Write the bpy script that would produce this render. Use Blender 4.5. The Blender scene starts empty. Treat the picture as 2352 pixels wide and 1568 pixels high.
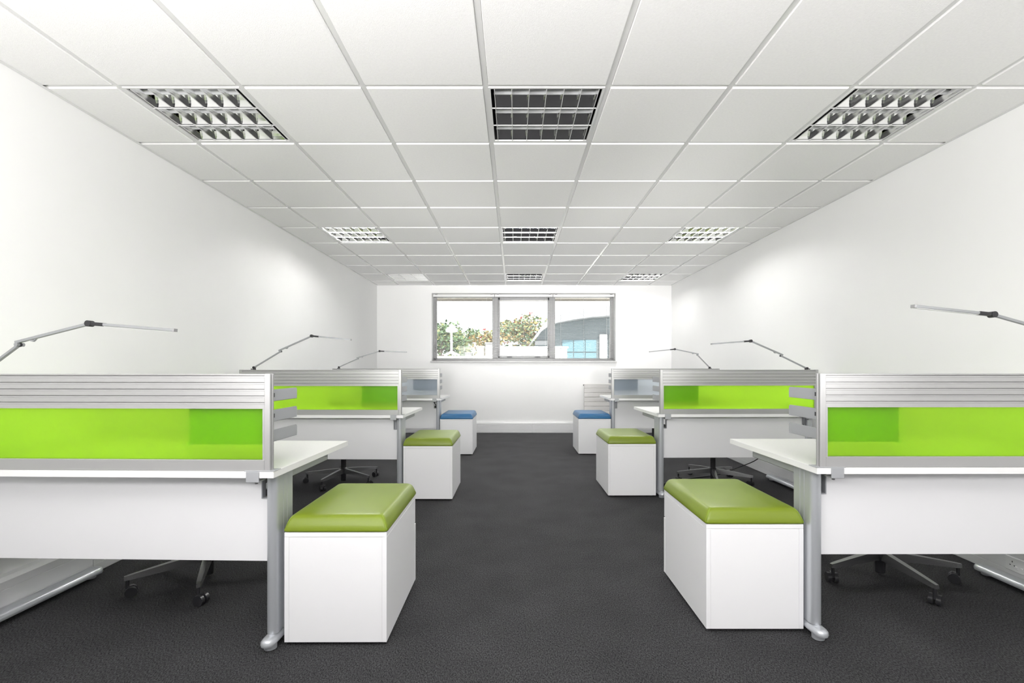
import bpy, bmesh, math, random
from mathutils import Vector, Matrix

S = bpy.context.scene
COL = S.collection
PI = math.pi
rnd = random.Random(7)

# ------------------------------------------------------------------ camera
cam_d = bpy.data.cameras.new('camera')
cam_d.sensor_width = 36.0
cam_d.lens = 36.0 * 1115 / 2352
cam_d.shift_x = -0.0021
cam_d.shift_y = 0.0242
cam_d.clip_start = 0.05
cam = bpy.data.objects.new('camera', cam_d)
COL.objects.link(cam)
cam.location = (0, 0, 1.115)
cam.rotation_euler = (PI / 2, 0, 0)
S.camera = cam

# ------------------------------------------------------------------ world, lights, exposure
world = bpy.data.worlds.new('overcast_sky')
S.world = world
world.use_nodes = True
wbg = world.node_tree.nodes['Background']
wbg.inputs['Color'].default_value = (0.97, 0.985, 1.0, 1)
wbg.inputs['Strength'].default_value = 2.6


def area(name, loc, rot, sx, sy, power, col=(1, 1, 1)):
    d = bpy.data.lights.new(name, 'AREA')
    d.shape = 'RECTANGLE'
    d.size, d.size_y, d.energy, d.color = sx, sy, power, col
    o = bpy.data.objects.new(name, d)
    COL.objects.link(o)
    o.location, o.rotation_euler = loc, rot
    return o


# added fill lamp behind the camera, tilted up to brighten the ceiling
area('ceiling_fill', (-0.25, -0.3, 1.6), (PI - math.radians(45), 0, math.radians(-15)), 3.4, 0.6, 130, (1, 0.978, 0.975))
# three added fill spots that lift the middle and far ceiling
for fx, fyaw, fe in ((-0.55, 3, 800), (0.15, 0, 550), (0.9, -4, 950)):
    fl_d = bpy.data.lights.new('fill_spot', 'SPOT')
    fl_d.energy, fl_d.spot_size, fl_d.spot_blend, fl_d.shadow_soft_size = fe, math.radians(30), 1.0, 0.3
    fl_d.color = (1, 0.985, 0.975)
    fl = bpy.data.objects.new('fill_spot', fl_d)
    COL.objects.link(fl)
    fl.location, fl.rotation_euler = (fx, -0.3, 1.2), (PI / 2 + math.radians(8), 0, math.radians(fyaw))
sun_d = bpy.data.lights.new('sun', 'SUN')
sun_d.energy, sun_d.angle, sun_d.color = 16.0, math.radians(2), (1, 0.95, 0.88)
sun = bpy.data.objects.new('sun', sun_d)
COL.objects.link(sun)
sun.rotation_euler = (math.radians(38), 0, math.radians(12))
S.view_settings.view_transform = 'Standard'
S.view_settings.look = 'None'
S.view_settings.gamma = 1.0
S.view_settings.use_curve_mapping = False
S.view_settings.exposure = 0.1
S.cycles.max_bounces = 14
S.cycles.diffuse_bounces = 8
S.cycles.glossy_bounces = 6
S.cycles.transmission_bounces = 8
S.cycles.transparent_max_bounces = 12
S.cycles.sample_clamp_indirect = 6.0
S.cycles.caustics_reflective = True
S.cycles.caustics_refractive = True
S.cycles.use_denoising = True


# ------------------------------------------------------------------ materials
def mat(name, col, rough=0.5, metal=0.0, spec=0.5, noise=None, bump=None, coat=0.0):
    """noise = (scale, low multiplier, high multiplier); bump = (scale, strength, distance)"""
    m = bpy.data.materials.new(name)
    m.use_nodes = True
    nt = m.node_tree
    b = nt.nodes['Principled BSDF']
    b.inputs['Base Color'].default_value = (*col, 1)
    b.inputs['Roughness'].default_value = rough
    b.inputs['Metallic'].default_value = metal
    b.inputs['Specular IOR Level'].default_value = spec
    b.inputs['Coat Weight'].default_value = coat
    tc = None
    if noise or bump:
        tc = nt.nodes.new('ShaderNodeTexCoord')
    if noise:
        n = nt.nodes.new('ShaderNodeTexNoise')
        n.inputs['Scale'].default_value = noise[0]
        n.inputs['Detail'].default_value = 4
        nt.links.new(tc.outputs['Object'], n.inputs['Vector'])
        r = nt.nodes.new('ShaderNodeMapRange')
        r.inputs['From Min'].default_value = 0.3
        r.inputs['From Max'].default_value = 0.7
        r.inputs['To Min'].default_value = noise[1]
        r.inputs['To Max'].default_value = noise[2]
        nt.links.new(n.outputs['Fac'], r.inputs['Value'])
        v = nt.nodes.new('ShaderNodeVectorMath')
        v.operation = 'SCALE'
        v.inputs[0].default_value = col
        nt.links.new(r.outputs['Result'], v.inputs['Scale'])
        nt.links.new(v.outputs['Vector'], b.inputs['Base Color'])
    if bump:
        n2 = nt.nodes.new('ShaderNodeTexNoise')
        n2.inputs['Scale'].default_value = bump[0]
        n2.inputs['Detail'].default_value = 3
        nt.links.new(tc.outputs['Object'], n2.inputs['Vector'])
        bp = nt.nodes.new('ShaderNodeBump')
        bp.inputs['Strength'].default_value = bump[1]
        bp.inputs['Distance'].default_value = bump[2]
        nt.links.new(n2.outputs['Fac'], bp.inputs['Height'])
        nt.links.new(bp.outputs['Normal'], b.inputs['Normal'])
    return m


def frosted(name, col, trans=0.72):
    m = bpy.data.materials.new(name)
    m.use_nodes = True
    nt = m.node_tree
    for n in list(nt.nodes):
        nt.nodes.remove(n)
    out = nt.nodes.new('ShaderNodeOutputMaterial')
    s = tuple(math.sqrt(c) for c in col)
    rf = nt.nodes.new('ShaderNodeBsdfRefraction')
    rf.inputs['Color'].default_value = (*s, 1)
    rf.inputs['Roughness'].default_value = 0.30
    rf.inputs['IOR'].default_value = 1.16
    tr = nt.nodes.new('ShaderNodeBsdfTranslucent')
    tr.inputs['Color'].default_value = (*s, 1)
    df = nt.nodes.new('ShaderNodeBsdfDiffuse')
    df.inputs['Color'].default_value = (*col, 1)
    gl = nt.nodes.new('ShaderNodeBsdfGlossy')
    gl.inputs['Roughness'].default_value = 0.35
    m1 = nt.nodes.new('ShaderNodeMixShader')
    m1.inputs[0].default_value = 1 - trans
    m2 = nt.nodes.new('ShaderNodeMixShader')
    m2.inputs[0].default_value = 0.05
    m3 = nt.nodes.new('ShaderNodeMixShader')
    m3.inputs[0].default_value = 0.03
    nt.links.new(rf.outputs[0], m1.inputs[1])
    nt.links.new(tr.outputs[0], m1.inputs[2])
    nt.links.new(m1.outputs[0], m2.inputs[1])
    nt.links.new(df.outputs[0], m2.inputs[2])
    nt.links.new(m2.outputs[0], m3.inputs[1])
    nt.links.new(gl.outputs[0], m3.inputs[2])
    nt.links.new(m3.outputs[0], out.inputs['Surface'])
    return m


def clear_glass(name):
    m = bpy.data.materials.new(name)
    m.use_nodes = True
    nt = m.node_tree
    for n in list(nt.nodes):
        nt.nodes.remove(n)
    out = nt.nodes.new('ShaderNodeOutputMaterial')
    t = nt.nodes.new('ShaderNodeBsdfTransparent')
    t.inputs['Color'].default_value = (0.97, 0.985, 0.98, 1)
    g = nt.nodes.new('ShaderNodeBsdfGlossy')
    g.inputs['Roughness'].default_value = 0.01
    f = nt.nodes.new('ShaderNodeFresnel')
    f.inputs['IOR'].default_value = 1.3
    mx = nt.nodes.new('ShaderNodeMixShader')
    nt.links.new(f.outputs[0], mx.inputs[0])
    nt.links.new(t.outputs[0], mx.inputs[1])
    nt.links.new(g.outputs[0], mx.inputs[2])
    nt.links.new(mx.outputs[0], out.inputs['Surface'])
    return m


def carpet_mat():
    m = bpy.data.materials.new('charcoal_carpet')
    m.use_nodes = True
    nt = m.node_tree
    b = nt.nodes['Principled BSDF']
    b.inputs['Roughness'].default_value = 0.95
    b.inputs['Specular IOR Level'].default_value = 0.15
    tc = nt.nodes.new('ShaderNodeTexCoord')
    mp = nt.nodes.new('ShaderNodeMapping')
    mp.inputs['Rotation'].default_value = (0, 0, 0.7)
    mp.inputs['Scale'].default_value = (1.0, 0.55, 1.0)
    nt.links.new(tc.outputs['Object'], mp.inputs['Vector'])
    n = nt.nodes.new('ShaderNodeTexNoise')
    n.inputs['Scale'].default_value = 210
    n.inputs['Detail'].default_value = 6
    n.inputs['Roughness'].default_value = 0.75
    nt.links.new(mp.outputs['Vector'], n.inputs['Vector'])
    n3 = nt.nodes.new('ShaderNodeTexNoise')
    n3.inputs['Scale'].default_value = 3.5
    n3.inputs['Detail'].default_value = 5
    nt.links.new(tc.outputs['Object'], n3.inputs['Vector'])
    r = nt.nodes.new('ShaderNodeValToRGB')
    r.color_ramp.elements[0].position = 0.38
    r.color_ramp.elements[0].color = (0.008, 0.008, 0.0085, 1)
    r.color_ramp.elements[1].position = 0.64
    r.color_ramp.elements[1].color = (0.092, 0.092, 0.096, 1)
    nt.links.new(n.outputs['Fac'], r.inputs['Fac'])
    mr = nt.nodes.new('ShaderNodeMapRange')
    mr.inputs['From Min'].default_value = 0.3
    mr.inputs['From Max'].default_value = 0.7
    mr.inputs['To Min'].default_value = 0.86
    mr.inputs['To Max'].default_value = 1.12
    nt.links.new(n3.outputs['Fac'], mr.inputs['Value'])
    v = nt.nodes.new('ShaderNodeVectorMath')
    v.operation = 'SCALE'
    nt.links.new(r.outputs['Color'], v.inputs[0])
    nt.links.new(mr.outputs['Result'], v.inputs['Scale'])
    nt.links.new(v.outputs['Vector'], b.inputs['Base Color'])
    bp = nt.nodes.new('ShaderNodeBump')
    bp.inputs['Strength'].default_value = 0.6
    bp.inputs['Distance'].default_value = 0.004
    nt.links.new(n.outputs['Fac'], bp.inputs['Height'])
    nt.links.new(bp.outputs['Normal'], b.inputs['Normal'])
    return m


def lit_tube(name, strength):
    m = mat(name, (0.9, 0.9, 0.9), 0.2)
    b = m.node_tree.nodes['Principled BSDF']
    b.inputs['Emission Color'].default_value = (1, 0.99, 0.97, 1)
    b.inputs['Emission Strength'].default_value = strength
    return m


M = {
    'wall': mat('white_wall_paint', (0.92, 0.92, 0.915), 0.6, noise=(1.2, 0.985, 1.01), bump=(320, 0.06, 0.002)),
    'tile': mat('mineral_tile', (0.93, 0.925, 0.92), 0.9, spec=0.2, noise=(90, 0.975, 1.015), bump=(260, 0.35, 0.002)),
    'grid': mat('white_grid_paint', (0.78, 0.78, 0.775), 0.2),
    'carpet': carpet_mat(),
    'trunk': mat('white_trunking_plastic', (0.82, 0.82, 0.83), 0.35),
    'melamine': mat('white_melamine', (0.84, 0.84, 0.86), 0.38, noise=(3, 0.985, 1.0)),
    'pedestal': mat('white_pedestal_melamine', (0.90, 0.90, 0.915), 0.38, noise=(3, 0.985, 1.0)),
    'desktop': mat('white_desktop', (0.78, 0.78, 0.765), 0.42, noise=(160, 0.975, 1.01)),
    'edge': mat('white_edge_band', (0.86, 0.86, 0.86), 0.3),
    'alu': mat('satin_aluminium', (0.36, 0.37, 0.38), 0.36, 0.65, noise=(40, 0.97, 1.02)),
    'rail': mat('silver_anodised_rail', (0.45, 0.45, 0.45), 0.42, 0.5),
    'grey': mat('grey_powder_coat', (0.40, 0.41, 0.43), 0.45, 0.25, bump=(600, 0.1, 0.001)),
    'leg': mat('silver_leg_paint', (0.55, 0.57, 0.60), 0.32, 0.5),
    'green_pane': frosted('frosted_lime_acrylic', (0.55, 1.0, 0.04)),
    'blue_pane': frosted('frosted_pale_blue_acrylic', (0.84, 0.91, 0.99)),
    'green_vinyl': mat('green_vinyl', (0.195, 0.262, 0.018), 0.34, spec=0.45, noise=(5, 0.93, 1.06), bump=(180, 0.06, 0.002)),
    'blue_vinyl': mat('blue_vinyl', (0.012, 0.115, 0.27), 0.38, noise=(5, 0.93, 1.06), bump=(180, 0.06, 0.002)),
    'green_seam': mat('green_seam_thread', (0.24, 0.36, 0.035), 0.5),
    'blue_seam': mat('blue_seam_thread', (0.012, 0.10, 0.25), 0.5),
    'black': mat('black_plastic', (0.018, 0.018, 0.02), 0.4),
    'castor': mat('castor_black', (0.03, 0.03, 0.033), 0.28),
    'darkmetal': mat('dark_polished_metal', (0.24, 0.24, 0.245), 0.26, 0.75),
    'fabric': mat('charcoal_fabric', (0.03, 0.03, 0.033), 0.9, noise=(300, 0.7, 1.3)),
    'mirror': mat('mirror_louvre', (0.90, 0.90, 0.90), 0.07, 1.0),
    'louvre_edge': mat('louvre_blade_metal', (0.86, 0.86, 0.86), 0.16, 1.0),
    'housing': mat('dark_housing', (0.03, 0.03, 0.03), 0.6),
    'tube_lit': lit_tube('lit_fluorescent_tube', 110.0),
    'tube': mat('fluorescent_tube_glass', (0.85, 0.86, 0.88), 0.15),
    'frame': mat('grey_window_frame', (0.30, 0.30, 0.30), 0.35),
    'sill': mat('grey_sill_paint', (0.58, 0.58, 0.58), 0.45),
    'slat': mat('blind_slat_enamel', (0.62, 0.62, 0.63), 0.35),
    'cordgrey': mat('blind_cord', (0.55, 0.55, 0.55), 0.7),
    'glass': clear_glass('window_glass'),
    'radiator': mat('radiator_enamel', (0.70, 0.685, 0.67), 0.4),
    'white': mat('white_plastic', (0.85, 0.85, 0.85), 0.35),
    'yellow': mat('yellow_cable', (0.55, 0.45, 0.12), 0.5),
    'stone': mat('pale_stone', (0.372, 0.372, 0.372), 0.8, noise=(6, 0.9, 1.05)),
    'cream': mat('cream_paint', (0.2976, 0.2592, 0.2016), 0.8, noise=(6, 0.9, 1.05)),
    'paving': mat('pale_paving', (0.78, 0.77, 0.75), 0.9, noise=(3, 0.85, 1.1)),
    'leaf_a': mat('shrub_leaf_green', (0.0823, 0.139, 0.067), 0.6, noise=(9, 0.6, 1.5)),
    'leaf_b': mat('tree_leaf_olive', (0.1307, 0.1437, 0.0524), 0.6, noise=(7, 0.6, 1.5)),
    'leaf_c': mat('leaf_orange', (0.2178, 0.1437, 0.0524), 0.6, noise=(7, 0.7, 1.4)),
    'berry': mat('red_berry', (0.231, 0.0231, 0.0185), 0.4),
    'bark': mat('brown_bark', (0.12, 0.09, 0.07), 0.9, noise=(12, 0.7, 1.3)),
    'roof': mat('pale_zinc_roof', (0.17, 0.18, 0.195), 0.5),
    'facade': mat('dark_slate_facade', (0.06, 0.08, 0.09), 0.5),
    'bluepane': mat('blue_tinted_glazing', (0.07, 0.135, 0.165), 0.15),
    'soffit': mat('beige_soffit', (0.24, 0.216, 0.1824), 0.7),
}


# ------------------------------------------------------------------ mesh helpers
def box(bm, x0, x1, y0, y1, z0, z1, bev=0.0, seg=1):
    x0, x1 = min(x0, x1), max(x0, x1)
    y0, y1 = min(y0, y1), max(y0, y1)
    z0, z1 = min(z0, z1), max(z0, z1)
    vs = [bm.verts.new(p) for p in ((x0, y0, z0), (x1, y0, z0), (x1, y1, z0), (x0, y1, z0),
                                    (x0, y0, z1), (x1, y0, z1), (x1, y1, z1), (x0, y1, z1))]
    fs = [bm.faces.new([vs[i] for i in f]) for f in
          ((3, 2, 1, 0), (4, 5, 6, 7), (0, 1, 5, 4), (1, 2, 6, 5), (2, 3, 7, 6), (3, 0, 4, 7))]
    if bev > 0:
        es = list({e for f in fs for e in f.edges})
        bmesh.ops.bevel(bm, geom=es, offset=bev, segments=seg, affect='EDGES', profile=0.5)
    return vs


def prism(bm, pts, axis, a0, a1):
    """closed outline extruded along an axis; pts are pairs in the two other axes (kept in x,y,z order)"""
    def P(p, a):
        if axis == 'x':
            return (a, p[0], p[1])
        if axis == 'y':
            return (p[0], a, p[1])
        return (p[0], p[1], a)
    A = [bm.verts.new(P(p, a0)) for p in pts]
    B = [bm.verts.new(P(p, a1)) for p in pts]
    n = len(pts)
    for i in range(n):
        j = (i + 1) % n
        bm.faces.new((A[i], A[j], B[j], B[i]))
    bm.faces.new(A[::-1])
    bm.faces.new(B)


def tube(bm, path, r, n=8, r1=None):
    path = [Vector(p) for p in path]
    rings = []
    up0 = None
    for i, p in enumerate(path):
        if i == 0:
            t = path[1] - path[0]
        elif i == len(path) - 1:
            t = path[-1] - path[-2]
        else:
            t = (path[i + 1] - path[i - 1])
        t.normalize()
        ref = Vector((0, 0, 1)) if abs(t.z) < 0.95 else Vector((1, 0, 0))
        a = t.cross(ref).normalized()
        b = t.cross(a).normalized()
        rr = r if r1 is None else r + (r1 - r) * i / (len(path) - 1)
        rings.append([bm.verts.new(p + rr * (math.cos(2 * PI * k / n) * a + math.sin(2 * PI * k / n) * b)) for k in range(n)])
    for q in range(len(rings) - 1):
        for k in range(n):
            bm.faces.new((rings[q][k], rings[q][(k + 1) % n], rings[q + 1][(k + 1) % n], rings[q + 1][k]))
    bm.faces.new(rings[0][::-1])
    bm.faces.new(rings[-1])


def bar(bm, p, q, w, h, bev=0.0):
    """rectangular bar from p to q, w across (horizontal), h high"""
    p, q = Vector(p), Vector(q)
    t = (q - p).normalized()
    a = t.cross(Vector((0, 0, 1))).normalized()
    b = a.cross(t).normalized()
    vs = []
    for c in (p, q):
        for s, u in ((-1, -1), (1, -1), (1, 1), (-1, 1)):
            vs.append(bm.verts.new(c + a * s * w / 2 + b * u * h / 2))
    fs = [bm.faces.new([vs[i] for i in f]) for f in
          ((0, 1, 2, 3), (7, 6, 5, 4), (0, 4, 5, 1), (1, 5, 6, 2), (2, 6, 7, 3), (3, 7, 4, 0))]
    if bev:
        bmesh.ops.bevel(bm, geom=list({e for f in fs for e in f.edges}), offset=bev, segments=1, affect='EDGES')


def lathe(bm, prof, n=20, c=(0, 0)):
    rings = []
    for r, z in prof:
        rings.append([bm.verts.new((c[0] + r * math.cos(2 * PI * k / n), c[1] + r * math.sin(2 * PI * k / n), z)) for k in range(n)])
    for q in range(len(rings) - 1):
        for k in range(n):
            bm.faces.new((rings[q][k], rings[q][(k + 1) % n], rings[q + 1][(k + 1) % n], rings[q + 1][k]))
    bm.faces.new(rings[0][::-1])
    bm.faces.new(rings[-1])


def obj(name, bm, m, parent=None, smooth=False, loc=None, rot=None):
    bmesh.ops.recalc_face_normals(bm, faces=bm.faces[:])
    me = bpy.data.meshes.new(name)
    bm.to_mesh(me)
    bm.free()
    me.materials.append(M[m] if isinstance(m, str) else m)
    if smooth:
        for p in me.polygons:
            p.use_smooth = True
        if smooth != 'all':
            me.set_sharp_from_angle(angle=math.radians(38))
    o = bpy.data.objects.new(name, me)
    COL.objects.link(o)
    if parent:
        o.parent = parent
    if loc:
        o.location = loc
    if rot:
        o.rotation_euler = rot
    return o


def share(name, src, parent=None, loc=None, rot=None):
    o = bpy.data.objects.new(name, src.data)
    COL.objects.link(o)
    if parent:
        o.parent = parent
    if loc:
        o.location = loc
    if rot:
        o.rotation_euler = rot
    return o


def thing(name, label, cat, loc=(0, 0, 0), rz=0.0, group=None):
    o = bpy.data.objects.new(name, None)
    o.empty_display_size = 0.1
    COL.objects.link(o)
    o.location = loc
    o.rotation_euler = (0, 0, rz)
    return tag(o, label, cat, group)


def tag(o, label, cat, group=None):
    o['label'] = label
    o['category'] = cat
    if group:
        o['group'] = group
    return o


def structure(o):
    o['kind'] = 'structure'
    return o


def copy_tree(src, loc, rz=0.0, label=None, parent=None):
    c = src.copy()
    COL.objects.link(c)
    if parent is None:
        c.location = loc
        c.rotation_euler = (0, 0, rz)
        if label:
            c['label'] = label
    else:
        c.parent = parent
    for ch in list(src.children):
        copy_tree(ch, None, 0, None, c)
    return c


B = bmesh.new

# ------------------------------------------------------------------ room shell
XL, XR, YF, YB, ZC = -2.31, 2.65, 8.18, -2.60, 2.48
ZT = 2.66

bm = B(); box(bm, XL - 0.2, XR + 0.2, YB - 0.3, YF + 0.3, -0.12, 0.0)
structure(obj('floor', bm, 'carpet'))
bm = B(); box(bm, XL - 0.2, XL, YB - 0.3, YF + 0.3, 0, ZT)
structure(obj('wall_left', bm, 'wall'))
bm = B(); box(bm, XR, XR + 0.2, YB - 0.3, YF + 0.3, 0, ZT)
structure(obj('wall_right', bm, 'wall'))
WX0, WX1, WZ0, WZ1 = -1.389, 1.71, 1.205, 2.347
bm = B()
box(bm, XL, WX0, YF, YF + 0.3, 0, ZT)
box(bm, WX1, XR, YF, YF + 0.3, 0, ZT)
box(bm, WX0, WX1, YF, YF + 0.3, 0, WZ0)
box(bm, WX0, WX1, YF, YF + 0.3, WZ1, ZT)
structure(obj('wall_far', bm, 'wall'))
BX0, BX1, BZ0, BZ1 = -0.55, 0.89, 0.95, 2.15
bm = B()
box(bm, XL, BX0, YB - 0.3, YB, 0, ZT)
box(bm, BX1, XR, YB - 0.3, YB, 0, ZT)
box(bm, BX0, BX1, YB - 0.3, YB, 0, BZ0)
box(bm, BX0, BX1, YB - 0.3, YB, BZ1, ZT)
structure(obj('wall_back', bm, 'wall'))

# ceiling: slab, grid bars, tiles
bm = B(); box(bm, XL - 0.2, XR + 0.2, YB - 0.3, YF + 0.3, ZT, ZT + 0.12)
ceiling = structure(obj('ceiling', bm, 'wall'))
gx = [XL] + [-1.94 + 0.6 * k for k in range(8)] + [XR]
gy = [YB] + [2.373 + 0.6 * k for k in range(-8, 10)] + [YF]
GAP = 0.014
for x in gx[1:-1]:
    bm = B(); box(bm, x - 0.0125, x + 0.0125, YB, YF, ZC + 0.008, ZC + 0.011)
    box(bm, x - 0.002, x + 0.002, YB, YF, ZC + 0.011, ZC + 0.045)
    obj('grid_runner', bm, 'grid', ceiling)
for y in gy[1:-1]:
    bm = B()
    for a, b in zip(gx[:-1], gx[1:]):
        box(bm, a + 0.0125, b - 0.0125, y - 0.0125, y + 0.0125, ZC + 0.0085, ZC + 0.0115)
        box(bm, a + 0.0125, b - 0.0125, y - 0.002, y + 0.002, ZC + 0.0115, ZC + 0.04)
    obj('grid_crossbar', bm, 'grid', ceiling)
lum_x = (-1.94, -0.14, 1.66)
lum_y = (-0.027, 2.373, 4.773, 7.173)


def is_lum(x, y):
    return any(abs(x - a) < 0.01 for a in lum_x) and any(abs(y - b) < 0.01 for b in lum_y)


tile_mesh = {}
for x0, x1 in zip(gx[:-1], gx[1:]):
    for y0, y1 in zip(gy[:-1], gy[1:]):
        if is_lum(x0, y0):
            continue
        w, d = round(x1 - x0, 3), round(y1 - y0, 3)
        ax0 = GAP if x0 != XL else 0.004
        ax1 = GAP if x1 != XR else 0.004
        ay0 = GAP if y0 != YB else 0.004
        ay1 = GAP if y1 != YF else 0.004
        key = (w, d)
        loc = (x0, y0, ZC)
        if key not in tile_mesh:
            bm = B()
            c = 0.003
            lo = [(ax0 + c, ay0 + c), (w - ax1 - c, ay0 + c), (w - ax1 - c, d - ay1 - c), (ax0 + c, d - ay1 - c)]
            hi = [(ax0, ay0), (w - ax1, ay0), (w - ax1, d - ay1), (ax0, d - ay1)]
            r0 = [bm.verts.new((*p, 0)) for p in lo]
            r1 = [bm.verts.new((*p, 0.0035)) for p in hi]
            r2 = [bm.verts.new((*p, 0.018)) for p in hi]
            bm.faces.new(r0[::-1]); bm.faces.new(r2)
            for A, C in ((r0, r1), (r1, r2)):
                for i in range(4):
                    bm.faces.new((A[i], A[(i + 1) % 4], C[(i + 1) % 4], C[i]))
            tile_mesh[key] = obj('ceiling_tile', bm, 'tile', ceiling, loc=loc)
        else:
            share('ceiling_tile', tile_mesh[key], ceiling, loc=loc)
# wall angle round the edge of the ceiling
for i, (a, b, c, d) in enumerate(((XL, XL + 0.02, YB, YF), (XR - 0.02, XR, YB, YF), (XL + 0.02, XR - 0.02, YF - 0.02, YF))):
    bm = B(); box(bm, a, b, c, d, ZC - 0.002, ZC - 0.0005)
    structure(obj('trim_%d' % (i + 1), bm, 'grid'))

# dado trunking at the foot of the walls
prof = [(0, 0.0), (0.046, 0.0), (0.05, 0.004), (0.05, 0.048), (0.047, 0.050), (0.05, 0.052), (0.05, 0.122), (0.047, 0.124),
        (0.05, 0.126), (0.05, 0.160), (0.036, 0.176), (0, 0.178)]


def trunking(name, side, segs):
    root = None
    for k, (a, b) in enumerate(segs):
        bm = B()
        if side == 'left':
            prism(bm, [(XL + p, z) for p, z in prof], 'y', a, b)
        elif side == 'right':
            prism(bm, [(XR - p, z) for p, z in prof], 'y', a, b)
        elif side == 'far':
            prism(bm, [(YF - p, z) for p, z in prof], 'x', a, b)
        if root is None:
            root = structure(obj(name, bm, 'trunk'))
        else:
            obj('trunking_length', bm, 'trunk', root)


trunking('baseboard_left', 'left', ((YB, 2.605), (2.609, 4.6), (4.604, 6.6), (6.604, YF)))
trunking('baseboard_right', 'right', ((YB, 2.1), (2.104, 4.35), (4.354, 6.4), (6.404, YF)))
trunking('baseboard_far', 'far', ((XL + 0.052, 0.3), (0.303, XR - 0.052)))

# ------------------------------------------------------------------ far window
win = structure(thing('window_1', 'grey framed three light window in the far wall', 'window'))
del win['category']
FY0, FY1 = 8.36, 8.42
bm = B()
box(bm, WX0, WX0 + 0.055, FY0, FY1, WZ0, WZ1, 0.003)
box(bm, WX1 - 0.055, WX1, FY0, FY1, WZ0, WZ1, 0.003)
box(bm, WX0, WX1, FY0, FY1, WZ0, WZ0 + 0.05, 0.003)
box(bm, WX0, WX1, FY0, FY1, WZ1 - 0.05, WZ1, 0.003)
obj('window_frame', bm, 'frame', win)
for x in (-0.325, 0.655):
    bm = B(); box(bm, x - 0.05, x + 0.05, FY0 - 0.005, FY1 + 0.005, WZ0 + 0.05, WZ1 - 0.05, 0.004)
    obj('mullion', bm, 'frame', win)
bm = B()
sx0, sx1 = -0.275, 0.605
box(bm, sx0, sx0 + 0.03, FY0 - 0.02, FY1, WZ0 + 0.05, WZ1 - 0.05, 0.003)
box(bm, sx1 - 0.03, sx1, FY0 - 0.02, FY1, WZ0 + 0.05, WZ1 - 0.05, 0.003)
box(bm, sx0, sx1, FY0 - 0.02, FY1, WZ0 + 0.05, WZ0 + 0.09, 0.003)
box(bm, sx0, sx1, FY0 - 0.02, FY1, WZ1 - 0.095, WZ1 - 0.05, 0.003)
sash = obj('opening_sash', bm, 'frame', win)
for x in (-0.08, 0.40):
    bm = B(); box(bm, x - 0.045, x + 0.045, FY0 - 0.045, FY0 - 0.02, WZ0 + 0.062, WZ0 + 0.076, 0.003)
    box(bm, x - 0.012, x + 0.012, FY0 - 0.06, FY0 - 0.02, WZ0 + 0.055, WZ0 + 0.082, 0.003)
    obj('catch', bm, 'black', sash)
for a, b in ((WX0 + 0.055, -0.375), (sx0 + 0.03, sx1 - 0.03), (0.705, WX1 - 0.055)):
    bm = B(); box(bm, a, b, 8.388, 8.392, WZ0 + 0.05, WZ1 - 0.05)
    obj('window_pane', bm, 'glass', win)
bm = B(); box(bm, -1.41, 1.73, YF - 0.03, 8.36, WZ0 - 0.03, WZ0 + 0.001, 0.006, 2)
structure(obj('trim_4', bm, 'sill'))

# venetian blinds
BY = 8.255
nsl = 49


def blind(x0, x1, label, wand_x):
    t = thing('venetian_blind', label, 'blind', ((x0 + x1) / 2, BY, WZ1), 0, 'venetian blinds at the window')
    w = (x1 - x0) / 2
    bm = B(); box(bm, -w, w, -0.018, 0.018, -0.052, -0.012, 0.003)
    hr = obj('head_rail', bm, 'white', t)
    for x in (-w + 0.05, w - 0.05):
        bm = B(); box(bm, x - 0.02, x + 0.02, -0.021, 0.021, -0.02, 0.0, 0.002)
        obj('rail_bracket', bm, 'frame', hr)
    first = None
    for k in range(nsl):
        z = -0.068 - k * 0.0216
        if first is None:
            bm = B()
            pts = []
            tilt = math.radians(9)
            for i in range(5):
                s = -1 + i / 2
                y = s * 0.0125
                zz = 0.0016 * (1 - s * s)
                pts.append((y * math.cos(tilt) - zz * math.sin(tilt), y * math.sin(tilt) + zz * math.cos(tilt)))
            lower = [(y, z_ - 0.0005) for y, z_ in reversed(pts)]
            prism(bm, pts + lower, 'x', -w + 0.004, w - 0.004)
            first = obj('slat', bm, 'slat', t, loc=(0, 0, z))
        else:
            share('slat', first, t, loc=(0, 0, z))
    zb = -0.068 - nsl * 0.0216
    bm = B(); box(bm, -w + 0.003, w - 0.003, -0.013, 0.013, zb - 0.008, zb + 0.006, 0.002)
    obj('bottom_rail', bm, 'frame', t)
    for f in (-0.75, 0.0, 0.75):
        bm = B()
        for yy in (-0.0135, 0.0135):
            tube(bm, [(f * w, yy, -0.05), (f * w, yy, zb)], 0.0011, 4)
        obj('ladder_cord', bm, 'cordgrey', t)
    bm = B(); tube(bm, [(wand_x, -0.026, -0.05), (wand_x, -0.026, -0.86)], 0.0014, 5)
    obj('pull_cord', bm, 'cordgrey', t)
    bm = B(); tube(bm, [(wand_x, -0.026, -0.86), (wand_x, -0.026, -0.98)], 0.008, 8)
    obj('pull_tassel', bm, 'frame', t)


blind(-1.375, -0.335, 'grey slatted blind over the window light showing the white pedestal stand', -0.49)
blind(-0.328, 0.655, 'grey slatted blind over the middle window light, between the two mullions', 0.43)
blind(0.662, 1.70, 'grey slatted blind over the window light showing the curved blue building', 0.46)

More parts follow.
